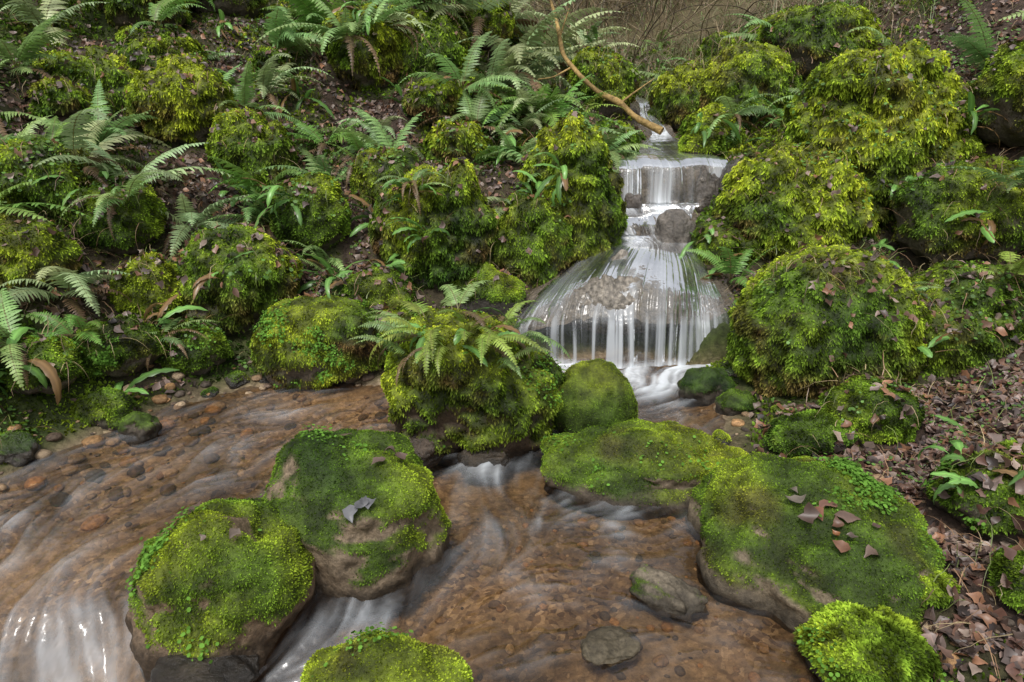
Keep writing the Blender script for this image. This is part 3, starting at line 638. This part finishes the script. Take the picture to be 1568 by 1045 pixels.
def hart(x,y,nf=9,L=.26,az0=None,spread=6.28,W=.019,tone=1.):
    z,N=surf(x,y);P0=np.array([x,y,z[0]-.01]);l=[];down=math.atan2(N[0,1],N[0,0]);L=L*1.1
    for i in range(nf):
        az=rng.uniform(0,6.28) if az0 is None else az0+rng.uniform(-spread/2,spread/2)
        if az0 is None and rng.random()<.7: az=down+rng.normal(0,.8)
        col=c3(.14,.29,.065)*rng.uniform(.5,1.4)*tone
        if rng.random()<.18: col=c3(.2,.12,.05)
        l.append(tongue(P0+rng.normal(0,.025,3),az,L*rng.uniform(.5,1.2),rng.uniform(.1,1.3),rng.uniform(.9,2.6),W*rng.uniform(.8,1.25)*(L/.3)**.5,col))
    V,Q,C=merge(l);build('harts_tongue_fern',V,[(Q,0)],C,[M_hart])
for a in [(-2.35,3.45,9,.58,2),(-2.55,4.15,9,.65,2),(-2.05,4.35,9,.6,2),(-2.0,6.3,11,.9,0),(-.83,4.9,10,.6,0),(-1.3,5.9,10,.7,0),(0.,6.6,11,.95,2),(-.35,6.9,11,.95,2),(.3,7.2,10,.9,2),(.15,6.0,9,.65,0),(-.1,7.4,10,.95,2),(.1,5.7,8,.5,2),
 (.72,5.5,8,.5,0),(1.38,4.15,6,.44,1),(1.8,4.1,7,.4,0),(1.55,4.0,6,.36,1),(3.6,5.5,8,.75,0),(2.5,3.35,6,.42,3),(2.9,3.9,7,.5,0),(2.05,6.2,7,.55,0),(1.8,5.9,6,.5,0),
 (-2.3,2.95,7,.42,0),(-2.5,2.65,7,.45,1),(-2.65,3.1,7,.5,0),(-2.15,3.2,7,.38,1),(-1.85,3.4,6,.3,0),(-3.4,4.6,9,.65,0),(-3.6,5.8,9,.75,2),(-2.9,6.6,9,.85,0),(-3.9,6.9,9,.85,0),(-1.0,7.3,9,.85,0),(.45,5.9,8,.55,3),(-1.75,6.9,10,.85,1),
 (-.4,5.6,8,.58,0),(-1.35,5.2,8,.52,1),(2.6,7.0,7,.7,0),(3.2,6.1,7,.65,0),(1.9,7.9,7,.8,0),(.6,8.2,8,.9,2),(-.3,5.0,8,.48,1),(4.2,5.4,8,.8,0),(2.2,5.6,6,.4,1),(-1.0,5.4,8,.52,2),(-3.1,3.6,7,.5,0),(-2.3,5.4,8,.55,0),(-.2,6.2,9,.7,2),(-1.15,4.2,7,.36,0),(-2.9,3.0,7,.45,1),(-1.6,4.5,8,.42,0),(-1.9,5.6,9,.6,2),(-2.75,4.7,8,.5,0),(-2.2,3.9,7,.36,0),(.05,5.1,8,.42,0),(-.6,4.15,6,.3,0)]:
    fern(*a)
for x,y,az,L in [(-.42,2.80,2.9,.34),(-.40,2.92,2.2,.34),(-.10,2.70,-1.3,.30),(-.3,2.70,-2.0,.32),(.0,2.82,-.7,.28),(-.25,3.0,1.4,.32),(-.2,2.75,-1.6,.3),(-.38,2.75,-2.6,.3),(-.05,2.95,.6,.28),(-.45,2.75,-2.9,.26),(-.15,2.68,-1.2,.28),(-.3,2.62,-1.7,.24),(-.05,2.66,-1.0,.24)]:
    fern(x,y,3,L,3 if rng.random()<.4 else 0,az,1.2,1,(.4,1.2),(1.1,2.1))
fern(1.62,3.3,3,.16,3,-1.5,1.5,0);fern(1.75,3.35,3,.16,3,-1.5,2.5,0);fern(2.0,3.35,4,.22,0,-1.2,2.5,0)
for a in [(-.25,5.5,14,.36),(-.1,5.3,12,.36),(-.4,5.9,12,.36),(-1.1,4.05,11,.32),(-1.35,4.25,11,.32),(.15,4.35,8,.26),(.3,4.35,8,.26),(2.25,4.2,8,.28),(2.45,4.4,7,.28),(1.6,2.1,6,.16),(1.68,1.9,6,.15),(1.5,1.95,5,.14),
 (-1.98,3.1,8,.28),(-2.25,2.85,9,.32),(-2.45,2.75,7,.32),(-.5,4.0,9,.28),(-.62,4.1,8,.28),(-2.4,5.3,8,.3),(-1.5,4.6,8,.26),(1.35,4.2,7,.26),(1.25,4.4,5,.22),
 (2.9,4.6,8,.3),(3.2,4.4,8,.3),(2.7,3.9,7,.28),(1.5,5.6,6,.25),(1.85,5.7,7,.3),(.5,5.3,7,.3),(-1.9,4.7,8,.28),(2.0,3.1,5,.22),(-.75,3.95,8,.24),(-1.9,3.4,7,.24),(-.95,3.8,8,.24),
 (-.35,2.75,4,.2),(-.1,2.75,4,.18),(-.2,2.7,4,.18),(1.45,3.95,5,.2),(2.3,5.9,6,.3),(3.3,5.4,7,.3),(2.6,3.2,5,.24),(-1.6,3.65,6,.2),(0.25,5.4,9,.32),(-.65,4.5,8,.26)]:
    hart(*a)
k=0
while k<120:
    y=3.8+8.5*rng.random()**1.3;x=rng.uniform(-1,1)*(.8+.8*y);xl=np.interp(y,cy,cl);xr=np.interp(y,cy,cr_)
    if xl-.3<x<xr+.3 or (1.3<x<3.4 and 4.0<y<5.7): continue
    if x>1.5 and rng.random()<.35: continue
    k+=1
    if rng.random()<.76: fern(x,y,8,rng.uniform(.34,.58)*(1+.04*y),int(rng.integers(0,3)))
    else: hart(x,y,9,rng.uniform(.24,.36))
# ------------------------------------------------------------------ dead stems / strands
def strands(n,name,zone,L,col,wid=.0022,elev=(.1,1.2),far=False,wk=.12):
    x,y=zone(n)
    if far:
        z=H(x,y);N=np.tile(c3(0,-.4,.9),(len(x),1))
    else:
        z,N,hb=surf(x,y,True)
        k=(hb>.06)&~instream(x,y)&~((z-hb>.1)&(x<1.4)&(y<3.3)&(x>-1.4));x,y,z,N=x[k],y[k],z[k],N[k]
    n=len(x)
    az=np.arctan2(N[:,1],N[:,0])+rng.normal(0,1.,n);el=rng.uniform(*elev,n);dr=rng.uniform(.8,2.6,n);l=L*rng.uniform(.4,1.3,n)
    ns=7;p=np.stack([x,y,z],1);side=np.stack([-np.sin(az),np.cos(az),0*az],1);w=(wid*(.6+wk*y))[:,None];vs=[]
    for i in range(ns):
        s=i/(ns-1);a=el-dr*s;p=p+np.stack([np.cos(a)*np.cos(az),np.cos(a)*np.sin(az),np.sin(a)],1)*(l/ns)[:,None]+rng.normal(0,.004,(n,3))
        ww=w*(1-s*.8);vs+=[p+side*ww,p-side*ww]
    V=np.stack(vs,1).reshape(-1,3);b=np.arange(n)[:,None]*ns*2;Q=np.concatenate([b+[2*i,2*i+1,2*i+3,2*i+2] for i in range(ns-1)])
    C=np.repeat(np.array(col)[rng.integers(0,len(col),n)]*rng.uniform(.5,1.4,(n,1)),ns*2,0)
    build(name,V,[(Q,0)],C,[M_dead])
strands(14000,'dead_fern_stems',visible_zone,.2,[(.30,.18,.1),(.19,.12,.065),(.36,.28,.15),(.16,.2,.05)])
def farz(n): 
    y=7+8.8*rng.random(n)**1.3;return rng.uniform(-1,1,n)*(.5+.55*y)+.6,y
strands(13000,'dry_grass',farz,.5,[(.27,.2,.11),(.22,.155,.09),(.36,.30,.17),(.16,.22,.07),(.19,.27,.08)],.0026,(.3,1.4))
def vfar(n):
    y=13+27*rng.random(n)**1.4;return rng.uniform(-1,1,n)*(.35*y)+.12*y,y
strands(14000,'dry_bracken',vfar,1.1,[(.28,.20,.11),(.2,.14,.08),(.36,.28,.16),(.13,.17,.06),(.08,.06,.04)],.006,(.2,1.5),True,.05)
# ------------------------------------------------------------------ branches
def tube(pts,r0,r1,col,seg=7,sub=6):
    pts=np.array(pts,float);m=len(pts);t=np.linspace(0,m-1,(m-1)*sub+1)
    P=np.stack([np.interp(t,np.arange(m),pts[:,c]) for c in range(3)],1)
    if len(P)>5:
        kk=np.array([1,2,3,2,1])/9;pd=np.concatenate([P[:1],P[:1],P,P[-1:],P[-1:]]);P=np.stack([np.convolve(pd[:,c],kk,'valid') for c in range(3)],1)
    T=nrm(np.gradient(P,axis=0));A=nrm(np.cross(T,c3(.31,.12,.94)));B=np.cross(T,A);n=len(P);r=np.linspace(r0,r1,n)*(1+.5*(vn(P*14,3)-.5))
    a=np.arange(seg)/seg*2*math.pi
    V=(P[:,None]+r[:,None,None]*(A[:,None]*np.cos(a)[None,:,None]+B[:,None]*np.sin(a)[None,:,None])).reshape(-1,3)
    i=np.arange(n-1)[:,None]*seg;j=np.arange(seg)[None];Q=np.stack([i+j,i+(j+1)%seg,i+seg+(j+1)%seg,i+seg+j],2).reshape(-1,4)
    return V,Q,np.tile(col,(len(V),1))*(.45+1.1*vn(V*15,4))[:,None]
br=c3(.30,.20,.075)
l=[tube([(.33,6.7,2.3),(.40,6.55,2.05),(.43,6.3,1.80),(.58,6.12,1.62),(.72,6.05,1.50),(.89,5.92,1.42),(1.0,5.85,1.31),(1.22,5.72,1.2)],.015,.030,br,10),
   tube([(.43,6.3,1.8),(.40,6.4,1.92),(.50,6.5,2.2)],.010,.006,br),tube([(.89,5.92,1.42),(1.0,5.95,1.5),(1.2,6.1,1.62)],.010,.004,br),tube([(.5,6.2,1.7),(.35,6.1,1.62),(.2,6.0,1.6)],.009,.004,br)]
V,Q,C=merge(l);build('fallen_branch',V,[(Q,0)],C,[M_bark])
def shrub(x,y,n,L,col,name):
    z=float(Hraw(np.array([x]),np.array([y]))[0]);l=[]
    for i in range(n):
        p=np.array([x,y,z])+rng.normal(0,.08,3)*[1,1,0];d=nrm(rng.normal(0,.6,3)+c3(0,-.1,.8));pts=[p]
        for k in range(6):
            d=nrm(d+rng.normal(0,.28,3)+c3(0,0,-.08));p=p+d*L/6;pts.append(p)
            if k>1:
                q=p;e=nrm(d+rng.normal(0,.8,3));b=[q]
                for _ in range(3): e=nrm(e+rng.normal(0,.3,3));q=q+e*L*.1;b.append(q)
                l.append(tube(b,.004,.0015,col*rng.uniform(.6,1.2),4,2))
        l.append(tube(pts,.010,.003,col*rng.uniform(.6,1.2),5,3))
    V,Q,C=merge(l);build(name,V,[(Q,0)],C,[M_bark])
for x,y,nn_,L in [(1.5,9.5,9,1.6),(2.4,9.0,9,1.6),(3.0,8.5,8,1.5),(.8,9.8,9,1.6),(3.6,7.8,7,1.4),(2.2,11,10,2.),(1.,12,10,2.2),(3.4,10.5,10,2.),(0,11,9,2.),(4.2,8.6,7,1.6),(2.7,7.9,6,1.2),(-.6,9.5,7,1.4),(1.9,13.5,10,2.4),(2.8,14,10,2.4),(.6,15,10,2.6),(4,13,10,2.4)]:
    shrub(x,y,nn_,L,c3(.25,.19,.12)*(1 if rng.random()<.6 else .45),'bare_bramble_shrub')
# ------------------------------------------------------------------ light, camera
w=bpy.data.worlds.new('World');scene.world=w;w.use_nodes=True;nt=w.node_tree
bg=nt.nodes['Background'];sk=nt.nodes.new('ShaderNodeTexSky');sk.sky_type='NISHITA';sk.sun_disc=False
sk.sun_elevation=math.radians(62);sk.sun_rotation=math.radians(200);sk.dust_density=3;sk.air_density=1.0
hs=nt.nodes.new('ShaderNodeHueSaturation');hs.inputs['Saturation'].default_value=.25;hs.inputs['Value'].default_value=1.3
nt.links.new(sk.outputs[0],hs.inputs['Color']);nt.links.new(hs.outputs[0],bg.inputs[0]);bg.inputs[1].default_value=.15
sd=bpy.data.lights.new('sun','SUN');sd.energy=2.0;sd.angle=math.radians(10);sd.color=(1,.97,.92)
so=bpy.data.objects.new('sun',sd);scene.collection.objects.link(so)
so.rotation_euler=(math.radians(28),0,math.radians(-20))
cam=bpy.data.cameras.new('camera');cam.lens=24;cam.sensor_width=36;cam.clip_end=300
co=bpy.data.objects.new('camera',cam);co.location=(0,0,1.5);co.rotation_euler=(math.radians(70),0,0);scene.collection.objects.link(co);scene.camera=co
scene.view_settings.view_transform='Standard';scene.view_settings.look='None';scene.view_settings.exposure=0
